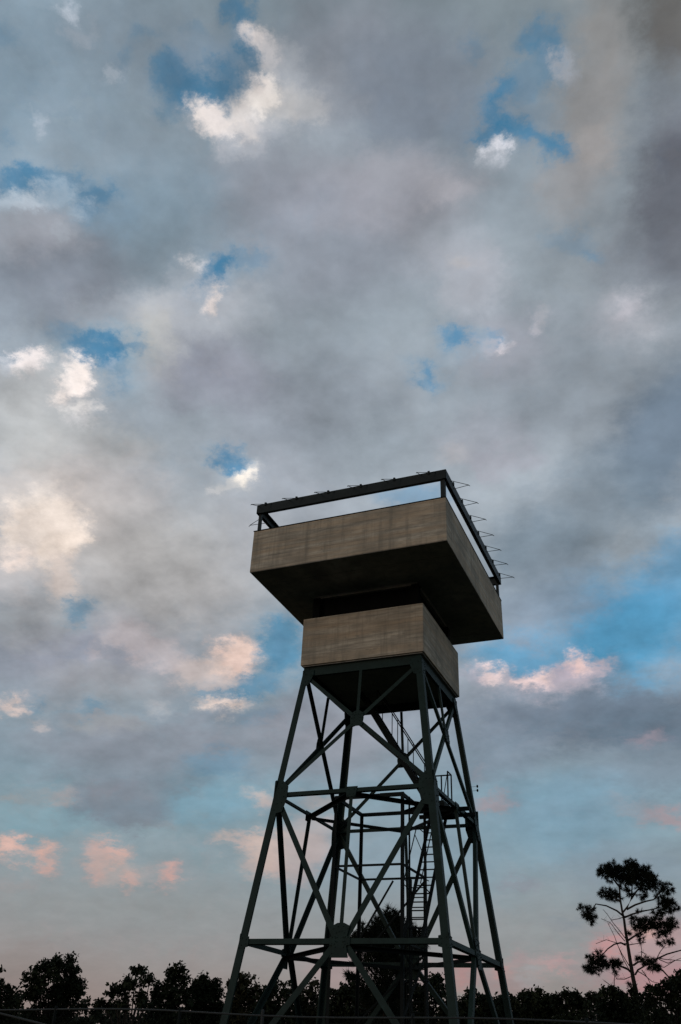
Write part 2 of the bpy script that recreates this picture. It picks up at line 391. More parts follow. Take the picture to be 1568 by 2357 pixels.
# ------------------------------------------------------------------ fence
FY, FH = -10.0, G-11.4265+.755
fe = tag(empty('chain_link_fence', (3, FY, 0)), 'chain-link fence with a thin pipe top rail in front of the tower', 'fence')
def fpart(mb, name, mat='galv'):
    o = mb.build(name, M[mat], fe); o.location = (-3, -FY, 0); return o
xs = [-12.9, -9.8, -6.7, -3.65, -.6, 1.25, 4.3, 7.4, 10.5, 13.6, 16.7, 19.8]
def sag(x):
    return FH - .03*math.sin(x*.8) - (.0 if x > -1 else .05*min(1, (-1-x)/6))
for i, x in enumerate(xs):
    tall = .06 if x in (1.25,) else .02
    mb = MB().tube([(x,FY,-.2),(x,FY,sag(x)+tall),(x,FY,sag(x)+tall+.03)], [.032,.032,.02], 10)
    fpart(mb, 'fence_post', 'dark_steel' if x != 1.25 else 'galv')
for a, b in zip(xs[:-1], xs[1:]):
    fpart(MB().tube([(a+(b-a)*k/6, FY-.01, sag(a+(b-a)*k/6)-.02) for k in range(7)], .017, 8), 'top_rail')
wm = MB(); s = .10
x = xs[0]-2.4
while x < xs[-1]:
    for sg in (1, -1):
        a, b = (x, .05) if sg > 0 else (x+FH, .05)
        x0, x1 = a, a+sg*(FH-.12)
        lo, hi = min(x0,x1), max(x0,x1)
        if lo >= xs[0] and hi <= xs[-1]:
            wm.bar((x0, FY+.03+.004*sg, .05), (x1, FY+.03+.004*sg, FH-.07), .0022, .0022)
    x += s
fpart(wm, 'wire_mesh', 'wire')
# a brace pipe running down from beyond the left edge
q0 = site(-70, 2321, 10); 
def on_fence(x, y, yy):
    d = bearing(x, y); return CAM + d*((yy-CAM.y)/d.y)
fpart(MB().tube([on_fence(-60, 2318, FY-.08), on_fence(95, 2357, FY-.08), on_fence(150, 2372, FY-.08)], .021, 8), 'brace_rail')

# ------------------------------------------------------------------ trees
def leaf_quad(mb, p, s, r):
    a = Vector((r.gauss(0,1), r.gauss(0,1), r.gauss(0,1))).normalized()
    b = a.cross(Vector((r.gauss(0,1), r.gauss(0,1), r.gauss(0,1)))).normalized()
    c = a*(s*.5); d = b*(s*.28)
    n = len(mb.v)
    mb.v += [tuple(p-c), tuple(p+d), tuple(p+c), tuple(p-d)]; mb.f.append((n, n+1, n+2, n+3))
def sprig(mb, p, rad, n, s, r):
    for _ in range(n):
        q = p + Vector((r.gauss(0,1), r.gauss(0,1), r.gauss(0,1)*.8))*(rad*.5)
        leaf_quad(mb, q, s*r.uniform(.7,1.3), r)
def tuft(mb, p, rad, n, r, drift=(0,0,.3)):
    """burst of needles"""
    for _ in range(n):
        d = (Vector((r.gauss(0,1), r.gauss(0,1), r.gauss(0,1))).normalized() + Vector(drift)*.6).normalized()
        side = d.cross(Vector((r.gauss(0,1), r.gauss(0,1), r.gauss(0,1)))).normalized()*.014
        l = rad*r.uniform(.7,1.15); nn = len(mb.v)
        mb.v += [tuple(p-side), tuple(p+side), tuple(p+d*l)]; mb.f.append((nn, nn+1, nn+2))
def limb(mb, a, b, r0, r1, r, sagv=.1, n=5):
    L = (b-a).length; pts = []
    k = Vector((r.uniform(-1,1), r.uniform(-1,1), r.uniform(-.3,1)))*L*sagv
    for i in range(n+1):
        t = i/n; pts.append(a.lerp(b, t) + k*(t*(1-t)*2) + (Vector((r.gauss(0,1), r.gauss(0,1), r.gauss(0,1)))*L*.012 if 0 < i < n else Vector()))
    mb.tube(pts, [r0+(r1-r0)*i/n for i in range(n+1)], 6)
def broadleaf(name, label, cat, dist, base_x, lobes, seed, group='trees along the horizon', mat='leaf', dens=1.0, skirt=True, lower=9):
    """lobes: (x, y, r, density) sightings of foliage masses at this distance"""
    r = random.Random(seed); m = dist/math.cos(0.05)/ (FOC*1568) * 1.0
    b = site(base_x, 2300, dist); base = Vector((b.x, b.y, 0)); away = Vector((b.x-CAM.x, b.y-CAM.y, 0)).normalized()
    root = tag(empty(name, base), label, cat, group); lf = MB(); tr = MB()
    px = dist/(FOC*1568)*1.0
    top = max(lobes, key=lambda l: -l[1]); tp = site(top[0], top[1], dist)
    h = tp.z
    fork = base + Vector(((tp.x-base.x)*.3, (tp.y-base.y)*.3, h*.32))
    limb(tr, base-Vector((0,0,.2)), fork, .10+.012*h, .07+.008*h, r, .04)
    ls = list(lobes)
    if skirt:
        x0 = min(l[0]-l[2] for l in lobes); x1 = max(l[0]+l[2] for l in lobes)
        for k in range(int((x1-x0)/18)+1):
            ls.append((r.uniform(x0+10,x1-10), r.uniform(2335,2400), 28, 1))
    for (x, y, rr, de) in ls:
        y += lower
        c = site(x, y, dist + r.uniform(-1,1)*.5)
        if c.z < .4: c.z = .4+r.random()*.6
        R = rr*px
        limb(tr, fork if c.z > fork.z*.8 else base+Vector((0,0,c.z*.4)), c, .05+.01*R, .012, r, .12)
        ns = max(5, int(R*R*36*de*dens+2))
        for _ in range(ns):
            v = Vector((r.gauss(0,1), r.gauss(0,1), r.gauss(0,1))); v = v.normalized()*(R*(r.random()**.45))
            q = c+v
            if q.z < .15: continue
            if r.random() < .25: limb(tr, c+v*.3, q, .012, .006, r, .1, 2)
            sprig(lf, q, .23, 26, .20, r)
    o = lf.build('foliage', M[mat], root); o.location = -base
    o = tr.build('trunk', M['bark'], root); o.location = -base
    return root
q7 = lambda x, y, r, d=1: (.5*x, 1767.75+.5*y, .5*r, d)
c5 = lambda x, y, r, d=1: (x*.36698, 2129.0+y*.36698, r*.36698, d)        # left horizon close view
GT = 'trees along the horizon'
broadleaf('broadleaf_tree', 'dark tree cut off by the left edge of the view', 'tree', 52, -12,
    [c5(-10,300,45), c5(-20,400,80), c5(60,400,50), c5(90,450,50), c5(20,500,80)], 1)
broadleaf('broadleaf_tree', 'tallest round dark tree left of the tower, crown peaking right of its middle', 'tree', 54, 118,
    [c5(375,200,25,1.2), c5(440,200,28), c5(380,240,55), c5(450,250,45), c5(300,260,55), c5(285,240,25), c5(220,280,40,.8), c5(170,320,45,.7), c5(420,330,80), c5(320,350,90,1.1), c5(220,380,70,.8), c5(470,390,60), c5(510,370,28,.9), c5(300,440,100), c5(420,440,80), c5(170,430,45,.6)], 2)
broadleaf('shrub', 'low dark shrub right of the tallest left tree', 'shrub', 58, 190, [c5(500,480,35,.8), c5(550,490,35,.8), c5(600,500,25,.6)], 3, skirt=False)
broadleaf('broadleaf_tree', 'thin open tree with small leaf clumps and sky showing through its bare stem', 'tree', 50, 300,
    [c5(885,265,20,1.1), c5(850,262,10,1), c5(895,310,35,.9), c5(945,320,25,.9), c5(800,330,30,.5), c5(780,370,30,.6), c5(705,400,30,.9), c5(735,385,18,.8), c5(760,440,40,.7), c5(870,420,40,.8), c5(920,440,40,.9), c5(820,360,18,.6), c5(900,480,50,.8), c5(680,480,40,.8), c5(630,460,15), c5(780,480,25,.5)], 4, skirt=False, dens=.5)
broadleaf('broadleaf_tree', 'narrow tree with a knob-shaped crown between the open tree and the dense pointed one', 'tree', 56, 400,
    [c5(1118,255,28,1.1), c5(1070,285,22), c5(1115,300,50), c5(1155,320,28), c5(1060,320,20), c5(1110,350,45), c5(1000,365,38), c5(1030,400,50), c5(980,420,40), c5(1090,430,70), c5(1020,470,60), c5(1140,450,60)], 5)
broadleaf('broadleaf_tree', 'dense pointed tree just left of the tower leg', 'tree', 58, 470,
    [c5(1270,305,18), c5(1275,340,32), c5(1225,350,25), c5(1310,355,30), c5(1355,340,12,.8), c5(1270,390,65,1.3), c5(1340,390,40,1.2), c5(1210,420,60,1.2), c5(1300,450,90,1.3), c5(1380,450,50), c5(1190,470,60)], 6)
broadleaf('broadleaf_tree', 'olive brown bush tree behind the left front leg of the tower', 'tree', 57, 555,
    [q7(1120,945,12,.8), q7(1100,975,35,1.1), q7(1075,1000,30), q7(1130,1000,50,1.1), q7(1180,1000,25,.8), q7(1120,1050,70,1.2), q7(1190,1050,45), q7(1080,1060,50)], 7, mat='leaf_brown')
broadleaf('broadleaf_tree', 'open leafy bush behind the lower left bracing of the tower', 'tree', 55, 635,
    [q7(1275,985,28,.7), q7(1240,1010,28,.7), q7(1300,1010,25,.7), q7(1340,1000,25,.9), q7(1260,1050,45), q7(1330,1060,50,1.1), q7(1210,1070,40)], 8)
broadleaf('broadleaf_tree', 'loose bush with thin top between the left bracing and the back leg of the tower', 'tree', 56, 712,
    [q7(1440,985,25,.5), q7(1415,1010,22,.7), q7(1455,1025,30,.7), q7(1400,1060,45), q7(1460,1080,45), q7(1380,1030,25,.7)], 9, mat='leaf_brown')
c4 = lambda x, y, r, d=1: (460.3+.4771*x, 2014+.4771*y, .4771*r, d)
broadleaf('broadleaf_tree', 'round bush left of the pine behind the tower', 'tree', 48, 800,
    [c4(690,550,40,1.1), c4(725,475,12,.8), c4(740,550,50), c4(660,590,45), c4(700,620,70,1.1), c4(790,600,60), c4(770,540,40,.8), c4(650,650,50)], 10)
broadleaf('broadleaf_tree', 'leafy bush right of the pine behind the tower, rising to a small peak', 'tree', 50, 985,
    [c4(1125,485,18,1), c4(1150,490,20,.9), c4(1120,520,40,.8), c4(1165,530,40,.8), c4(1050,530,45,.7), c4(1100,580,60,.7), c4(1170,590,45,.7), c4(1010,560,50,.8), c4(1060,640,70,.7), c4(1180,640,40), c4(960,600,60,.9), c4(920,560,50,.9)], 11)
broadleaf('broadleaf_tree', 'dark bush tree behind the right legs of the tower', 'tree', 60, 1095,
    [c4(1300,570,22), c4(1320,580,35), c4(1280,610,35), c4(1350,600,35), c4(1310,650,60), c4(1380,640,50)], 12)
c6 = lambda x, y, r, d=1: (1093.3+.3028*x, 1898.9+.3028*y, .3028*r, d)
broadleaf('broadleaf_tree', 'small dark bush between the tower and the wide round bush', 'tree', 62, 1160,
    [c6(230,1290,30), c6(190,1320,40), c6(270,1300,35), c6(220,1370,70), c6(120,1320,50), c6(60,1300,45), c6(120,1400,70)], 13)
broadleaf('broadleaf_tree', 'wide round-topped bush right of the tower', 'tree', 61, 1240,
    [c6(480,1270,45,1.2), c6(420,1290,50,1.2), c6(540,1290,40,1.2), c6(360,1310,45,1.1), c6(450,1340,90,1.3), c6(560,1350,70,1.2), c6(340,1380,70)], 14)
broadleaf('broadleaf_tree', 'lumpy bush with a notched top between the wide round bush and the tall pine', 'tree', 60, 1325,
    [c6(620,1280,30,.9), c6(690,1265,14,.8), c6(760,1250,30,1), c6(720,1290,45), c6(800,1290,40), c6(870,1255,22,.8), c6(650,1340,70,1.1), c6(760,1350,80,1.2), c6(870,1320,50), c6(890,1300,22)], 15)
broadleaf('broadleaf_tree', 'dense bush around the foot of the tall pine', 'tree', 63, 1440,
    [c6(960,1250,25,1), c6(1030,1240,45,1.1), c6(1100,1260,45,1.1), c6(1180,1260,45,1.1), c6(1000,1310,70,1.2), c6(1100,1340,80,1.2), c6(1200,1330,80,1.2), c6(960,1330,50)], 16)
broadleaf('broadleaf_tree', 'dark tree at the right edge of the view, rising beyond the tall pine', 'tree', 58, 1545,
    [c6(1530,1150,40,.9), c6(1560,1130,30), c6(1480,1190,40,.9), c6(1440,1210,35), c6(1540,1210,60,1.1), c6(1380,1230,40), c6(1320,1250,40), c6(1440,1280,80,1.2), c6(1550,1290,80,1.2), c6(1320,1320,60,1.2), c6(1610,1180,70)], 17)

def pine(label, dist, trunk, forks, branches, dead, tufts, seed, group='pine trees', tr0=.27, tn=1.0, lower=0):
    trunk, forks, branches, dead = [(x, y+lower) for x, y in trunk], *[[[(x, y+lower) for x, y in l] for l in g] for g in (forks, branches, dead)]
    tufts = [(x, y+lower, a, b_) for x, y, a, b_ in tufts]
    r = random.Random(seed); b = site(*trunk[0], dist); base = Vector((b.x, b.y, 0))
    root = tag(empty('pine_tree', base), label, 'pine tree', group); tr = MB(); br = MB(); lf = MB()
    px = dist/(FOC*1568)*1.12
    pts = [site(x, y, dist) for x, y in trunk]
    pts = [Vector((pts[0].x, pts[0].y, -.2))] + pts
    zt_ = pts[-1].z
    tr.tube(pts, [max(.04, tr0*(1-.85*(max(0,p.z)/zt_)**.8)) for p in pts], 9)
    for f in forks: tr.tube([site(x, y, dist) for x, y in f], [.06-.035*i/len(f) for i in range(len(f))], 7)
    dz = {}
    def bpts(line, depth):
        out = []
        for i, (x, y) in enumerate(line): out.append(site(x, y, dist + depth*i/(len(line)-1)))
        return out
    ends = []
    for line in branches:
        d = r.uniform(-1.3, 1.3); q = bpts(line, d); MB().tube(q, [.065-.045*i/len(q) for i in range(len(q))], 6).shift(base).build('branch', M['bark'], root); ends.append((q[-1], d)); 
    for line in dead:
        q = bpts(line, r.uniform(-1.2,1.2)); br = MB(); br.tube(q, [.030-.018*i/len(q) for i in range(len(q))], 5)
        for k in range(len(q)-1):                     # twiglets
            for _ in range(2):
                t = r.random(); p = q[k].lerp(q[k+1], t)
                br.tube([p, p+Vector((r.gauss(0,.3), r.gauss(0,.3), r.uniform(-.15,.35)))], [.008,.004], 4)
        br.shift(base).build('branch', M['bark'], root)
    for (x, y, rr, de) in tufts:
        near = min(ends, key=lambda e: (site(x,y,dist)-e[0]).length) if ends else None
        dd = near[1]*.8 if near and (site(x,y,dist)-near[0]).length < 1.6 else r.uniform(-.9,.9)
        c = site(x, y, dist+dd); R = rr*px
        for _ in range(max(3, int(R*R*125*de*tn+3))):
            v = Vector((r.gauss(0,1), r.gauss(0,1), r.gauss(0,.8))); v = v.normalized()*(R*r.random()**.42*1.02); v.z *= .85
            if r.random() < .4: lf.tube([c, c+v*.6+Vector((0,0,-.05)), c+v], [.018,.012,.008], 4)
            tuft(lf, c+v, .27*r.uniform(.7,1.35), 34, r, tuple(v.normalized()*.9))
    for mb, nm, mt in ((lf,'foliage','needle'), (tr,'trunk','bark')):
        o = mb.build(nm, M[mt], root); o.location = -base
    return root
def k6(*pts): return [(1093.3+.3028*x, 1898.9+.3028*y) for x, y in pts]
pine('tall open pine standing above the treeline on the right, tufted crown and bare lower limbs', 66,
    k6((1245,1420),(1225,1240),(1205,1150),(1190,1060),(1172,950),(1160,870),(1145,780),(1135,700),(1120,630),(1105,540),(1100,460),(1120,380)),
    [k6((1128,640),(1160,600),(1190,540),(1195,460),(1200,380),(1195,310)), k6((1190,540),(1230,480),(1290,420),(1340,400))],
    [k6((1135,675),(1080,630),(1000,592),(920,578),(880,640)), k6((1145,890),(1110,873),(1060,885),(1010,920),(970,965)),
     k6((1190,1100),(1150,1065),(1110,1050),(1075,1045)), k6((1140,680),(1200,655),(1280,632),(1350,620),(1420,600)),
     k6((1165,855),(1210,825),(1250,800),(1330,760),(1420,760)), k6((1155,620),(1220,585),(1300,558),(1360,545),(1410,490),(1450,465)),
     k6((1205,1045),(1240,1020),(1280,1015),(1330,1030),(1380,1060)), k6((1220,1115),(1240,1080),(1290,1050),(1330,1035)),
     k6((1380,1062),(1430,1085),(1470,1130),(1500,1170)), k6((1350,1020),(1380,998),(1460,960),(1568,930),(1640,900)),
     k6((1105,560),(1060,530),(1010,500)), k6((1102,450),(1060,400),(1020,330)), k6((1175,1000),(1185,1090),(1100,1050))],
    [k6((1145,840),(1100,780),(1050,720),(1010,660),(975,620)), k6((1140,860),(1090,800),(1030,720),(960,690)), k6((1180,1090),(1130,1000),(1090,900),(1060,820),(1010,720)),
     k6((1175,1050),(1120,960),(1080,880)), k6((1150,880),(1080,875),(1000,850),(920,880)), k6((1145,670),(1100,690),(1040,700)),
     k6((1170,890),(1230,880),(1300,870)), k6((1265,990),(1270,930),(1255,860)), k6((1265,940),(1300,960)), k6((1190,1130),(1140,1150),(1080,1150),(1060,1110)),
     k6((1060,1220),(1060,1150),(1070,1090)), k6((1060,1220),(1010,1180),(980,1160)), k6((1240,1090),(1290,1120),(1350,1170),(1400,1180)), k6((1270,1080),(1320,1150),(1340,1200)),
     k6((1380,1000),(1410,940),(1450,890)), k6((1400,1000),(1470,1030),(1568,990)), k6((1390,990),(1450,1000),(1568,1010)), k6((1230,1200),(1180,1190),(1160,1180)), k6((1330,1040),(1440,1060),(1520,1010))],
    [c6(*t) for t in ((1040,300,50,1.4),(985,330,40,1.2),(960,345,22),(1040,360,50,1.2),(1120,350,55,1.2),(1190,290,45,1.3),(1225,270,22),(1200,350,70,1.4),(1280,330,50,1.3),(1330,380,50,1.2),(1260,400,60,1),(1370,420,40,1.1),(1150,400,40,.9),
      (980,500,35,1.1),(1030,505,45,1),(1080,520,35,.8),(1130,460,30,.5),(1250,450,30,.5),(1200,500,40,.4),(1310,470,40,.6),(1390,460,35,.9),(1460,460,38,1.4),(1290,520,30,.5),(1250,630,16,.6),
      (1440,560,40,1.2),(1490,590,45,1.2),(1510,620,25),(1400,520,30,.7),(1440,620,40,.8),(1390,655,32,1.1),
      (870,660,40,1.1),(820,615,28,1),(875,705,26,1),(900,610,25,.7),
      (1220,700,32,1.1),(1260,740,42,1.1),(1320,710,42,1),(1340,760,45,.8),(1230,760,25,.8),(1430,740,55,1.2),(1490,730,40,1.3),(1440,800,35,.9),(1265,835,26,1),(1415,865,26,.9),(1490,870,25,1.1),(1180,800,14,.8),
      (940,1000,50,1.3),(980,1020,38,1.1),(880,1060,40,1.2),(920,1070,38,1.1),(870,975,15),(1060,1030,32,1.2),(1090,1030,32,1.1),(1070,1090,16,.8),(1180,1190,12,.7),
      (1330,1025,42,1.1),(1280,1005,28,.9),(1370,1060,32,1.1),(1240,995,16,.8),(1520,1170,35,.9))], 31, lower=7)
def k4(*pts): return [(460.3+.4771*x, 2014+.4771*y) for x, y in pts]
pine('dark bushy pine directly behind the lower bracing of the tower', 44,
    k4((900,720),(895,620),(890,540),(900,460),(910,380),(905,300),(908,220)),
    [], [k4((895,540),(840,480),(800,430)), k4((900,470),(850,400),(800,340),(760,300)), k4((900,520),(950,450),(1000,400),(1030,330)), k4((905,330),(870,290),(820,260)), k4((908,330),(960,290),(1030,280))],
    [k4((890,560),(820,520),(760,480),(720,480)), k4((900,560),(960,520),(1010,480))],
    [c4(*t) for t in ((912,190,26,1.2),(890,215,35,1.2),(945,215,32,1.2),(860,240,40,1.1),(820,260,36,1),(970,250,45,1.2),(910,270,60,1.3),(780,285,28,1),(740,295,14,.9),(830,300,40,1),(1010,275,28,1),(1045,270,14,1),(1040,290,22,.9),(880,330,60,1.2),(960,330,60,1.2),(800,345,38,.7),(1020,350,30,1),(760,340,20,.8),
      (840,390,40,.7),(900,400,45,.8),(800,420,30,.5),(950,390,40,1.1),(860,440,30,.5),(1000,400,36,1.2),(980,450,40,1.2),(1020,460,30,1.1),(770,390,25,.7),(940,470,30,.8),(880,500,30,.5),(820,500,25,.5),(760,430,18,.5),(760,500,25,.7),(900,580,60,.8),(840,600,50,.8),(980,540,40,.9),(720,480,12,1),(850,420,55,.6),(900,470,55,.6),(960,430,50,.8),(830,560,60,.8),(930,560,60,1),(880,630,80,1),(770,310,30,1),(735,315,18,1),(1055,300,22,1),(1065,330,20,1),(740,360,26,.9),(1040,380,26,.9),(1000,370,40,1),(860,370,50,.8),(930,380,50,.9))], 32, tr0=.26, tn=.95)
# thicket along the horizon behind the individual trees
r = random.Random(77); th = MB()
for k in range(8500):
    azd = r.uniform(-58, 16); az = math.radians(azd); d = r.uniform(66, 84)
    ev = np.interp(azd, [-46, -38, -34, -26, -10, 4], [1.5, 1.6, 1.9, 2.6, 3.1, 3.4])
    hh = 1.6 + d*math.tan(math.radians(ev)) + .35*math.sin(azd*2.3) + .3*math.sin(azd*5.1+1) + .25*math.sin(azd*11)
    p = CAM + Vector((math.sin(az)*d, math.cos(az)*d, 0)); p.z = max(.15, (r.random()**.7)*hh)
    sprig(th, p, .5, 12, .34, r)
tag(th.build('thicket', M['leaf']), 'dark low thicket filling the horizon behind the trees', None, None, 'stuff')

# ------------------------------------------------------------------ light and sky
SUN_AZ, SUN_EL = math.radians(212), math.radians(7)      # behind the viewer, low in the west
sd = Vector((math.sin(SUN_AZ)*math.cos(SUN_EL), math.cos(SUN_AZ)*math.cos(SUN_EL), math.sin(SUN_EL)))
sl = bpy.data.lights.new('sun', 'SUN'); sl.energy = .5; sl.angle = math.radians(14); sl.color = (1, .8, .62)
so = bpy.data.objects.new('sun', sl); C.objects.link(so); so.rotation_euler = sd.to_track_quat('Z', 'Y').to_euler(); so.location = (0,0,60)

wd = bpy.data.worlds.new('World'); bpy.context.scene.world = wd; wd.use_nodes = True
wd.cycles.sampling_method = 'MANUAL'; wd.cycles.sample_map_resolution = 256
nt = wd.node_tree; bg = nt.nodes['Background']; bg.inputs['Strength'].default_value = .1
K = 10.0
tc = N(nt, 'ShaderNodeTexCoord').outputs['Generated']
def vm(op, a, b=None, **k):
    n = N(nt, 'ShaderNodeVectorMath', operation=op)
    for s, v in zip(n.inputs, (a, b)):
        if v is None: continue
        if isinstance(v, tuple): s.default_value = v
        else: nt.links.new(v, s)
    if 'scale' in k: n.inputs['Scale'].default_value = k['scale']
    return n.outputs['Value'] if op in ('DOT_PRODUCT','LENGTH') else n.outputs[0]
def mt(op, a, b=None, c=None, clamp=False):
    n = N(nt, 'ShaderNodeMath', operation=op); n.use_clamp = clamp
    for s, v in zip(n.inputs, (a, b, c)):
        if v is None: continue
        if isinstance(v, (int, float)): s.default_value = v
        else: nt.links.new(v, s)
    return n.outputs[0]
sep = N(nt, 'ShaderNodeSeparateXYZ'); nt.links.new(tc, sep.inputs[0]); dz = sep.outputs['Z']
# cloud-layer coordinates: the layer is flat, so features shrink towards the horizon
inv = mt('DIVIDE', 1.0, mt('ADD', mt('MAXIMUM', dz, 0.0), .35))
lay = N(nt, 'ShaderNodeVectorMath', operation='SCALE'); nt.links.new(tc, lay.inputs[0]); nt.links.new(inv, lay.inputs['Scale']); lay = lay.outputs[0]
def warp(scale, amt, detail, rough):
    n = noise(nt, lay, scale, detail, rough).outputs['Color']
    return vm('SCALE', vm('SUBTRACT', n, (.5,.5,.5)), scale=amt)
wsc = N(nt, 'ShaderNodeMapRange'); nt.links.new(dz, wsc.inputs['Value'])       # ripples shrink towards the horizon with the layer
for k_, v_ in (('From Min', .08), ('From Max', .6), ('To Min', .55), ('To Max', 1.0)): wsc.inputs[k_].default_value = v_
wv = N(nt, 'ShaderNodeVectorMath', operation='SCALE'); nt.links.new(vm('ADD', warp(5.0, .05, 2, .5), warp(19, .078, 8, .7)), wv.inputs[0]); nt.links.new(wsc.outputs[0], wv.inputs['Scale'])
crisp = vm('ADD', tc, wv.outputs[0])
nish = N(nt, 'ShaderNodeTexSky', sky_type='NISHITA'); nish.sun_disc = False; nish.sun_elevation = SUN_EL; nish.sun_rotation = SUN_AZ
nish.ozone_density = 2.0
def el(y): return bearing(784, y).z
blue = mixc(nt, 1.0, nish.outputs[0], ramp(nt, dz, [(el(2300), (.75,.75,.9)), (el(1900), (1.05,1.4,1.5)), (el(1450), (1.1,2.0,2.1)), (el(1000), (1.2,2.5,2.7)), (el(200), (1.7,3.1,3.1))]), 'MULTIPLY')
BSTOPS = [(0, (140,130,130)), (el(2290), (150,138,137)), (el(2150), (147,149,150)), (el(2000), (140,155,161)), (el(1850), (133,160,173)),
    (el(1650), (144,154,165)), (el(1400), (154,164,173)), (el(1100), (155,164,173)), (el(700), (147,158,168)), (el(300), (136,150,161)), (el(0), (127,141,151)), (1, (120,128,138))]
# cloud chart: a stereographic map of the sky round a fixed bearing (az -25, el 32). The patches of cloud
# and open sky below are laid on it, then stored as products of node curves of its two coordinates.
a0 = Vector((math.sin(math.radians(-25))*math.cos(math.radians(32)), math.cos(math.radians(-25))*math.cos(math.radians(32)), math.sin(math.radians(32))))
e1 = Vector((a0.y, -a0.x, 0)).normalized(); e2 = e1.cross(a0)
NU, NV, UR, VR = 220, 280, .50, .68
gu = np.linspace(-UR, UR, NU); gv = np.linspace(-VR, VR, NV)
UU, VV = np.meshgrid(gu, gv, indexing='ij')
q_ = (UU**2+VV**2)/4; dd = ((1-q_)/(1+q_))[..., None]*np.array(a0) + (UU/(1+q_))[..., None]*np.array(e1) + (VV/(1+q_))[..., None]*np.array(e2)
zz = dd@np.array(FWD); XX = 784 + FOC*1568*(dd@np.array(R2))/zz; YY = 1178.5 - FOC*1568*(dd@np.array(U2))/zz
field = np.zeros((NU, NV, 3))
BLUE = [(0, (.19,.17,.12)), (.054, (.188,.212,.171)), (.133, (.165,.296,.347)), (.217, (.138,.3095,.4287)), (.305, (.1046,.2874,.44)), (.417, (.08,.266,.4287)), (.483, (.0723,.25,.4287)), (.608, (.0595,.227,.407)), (.717, (.0578,.2086,.371)), (.805, (.0578,.198,.342)), (.886, (.0545,.1812,.3185)), (1, (.054,.178,.31))]       # the open sky's own colour by height
skyb = np.stack([np.interp(dd[..., 2], [p for p, c in BLUE], [c[ch]*K for p, c in BLUE]) for ch in range(3)], -1)
side_ = (1+np.interp(XX, [-200, 200, 784, 1400, 1800], [-.2, -.13, 0, .2, .3]))[..., None]
blue0 = skyb; skyb = skyb*side_          # it is brighter to the north
for ch in range(3): field[..., ch] = np.interp(dd[..., 2], [p for p, c in BSTOPS], [lin(c)[ch]*K for p, c in BSTOPS])
GAP = 'gap'; S = 'soft'; H = 'crisp'
COOL = (.985, 1.0, 1.015)
def blob(x, y, rx, ry, col, a, rot=0, kind='soft'):
    c, sn = math.cos(math.radians(rot)), math.sin(math.radians(rot)); f = 1.3
    p = (XX-x)*c - (YY-y)*sn; r_ = (XX-x)*sn + (YY-y)*c
    g = np.clip(1-np.sqrt((p/(rx*f))**2 + (r_/(ry*f))**2), 0, 1)/(.75 if kind == 'soft' else .5)
    a = a*.86 if col == GAP and rx < 70 else a
    g = np.clip(g, 0, 1); w_ = (g*g*(3-2*g)*a)[..., None]
    field[:] = field*(1-w_) + (skyb if col == GAP else np.array([v*K*q for v, q in zip(lin(col), COOL)]))*w_
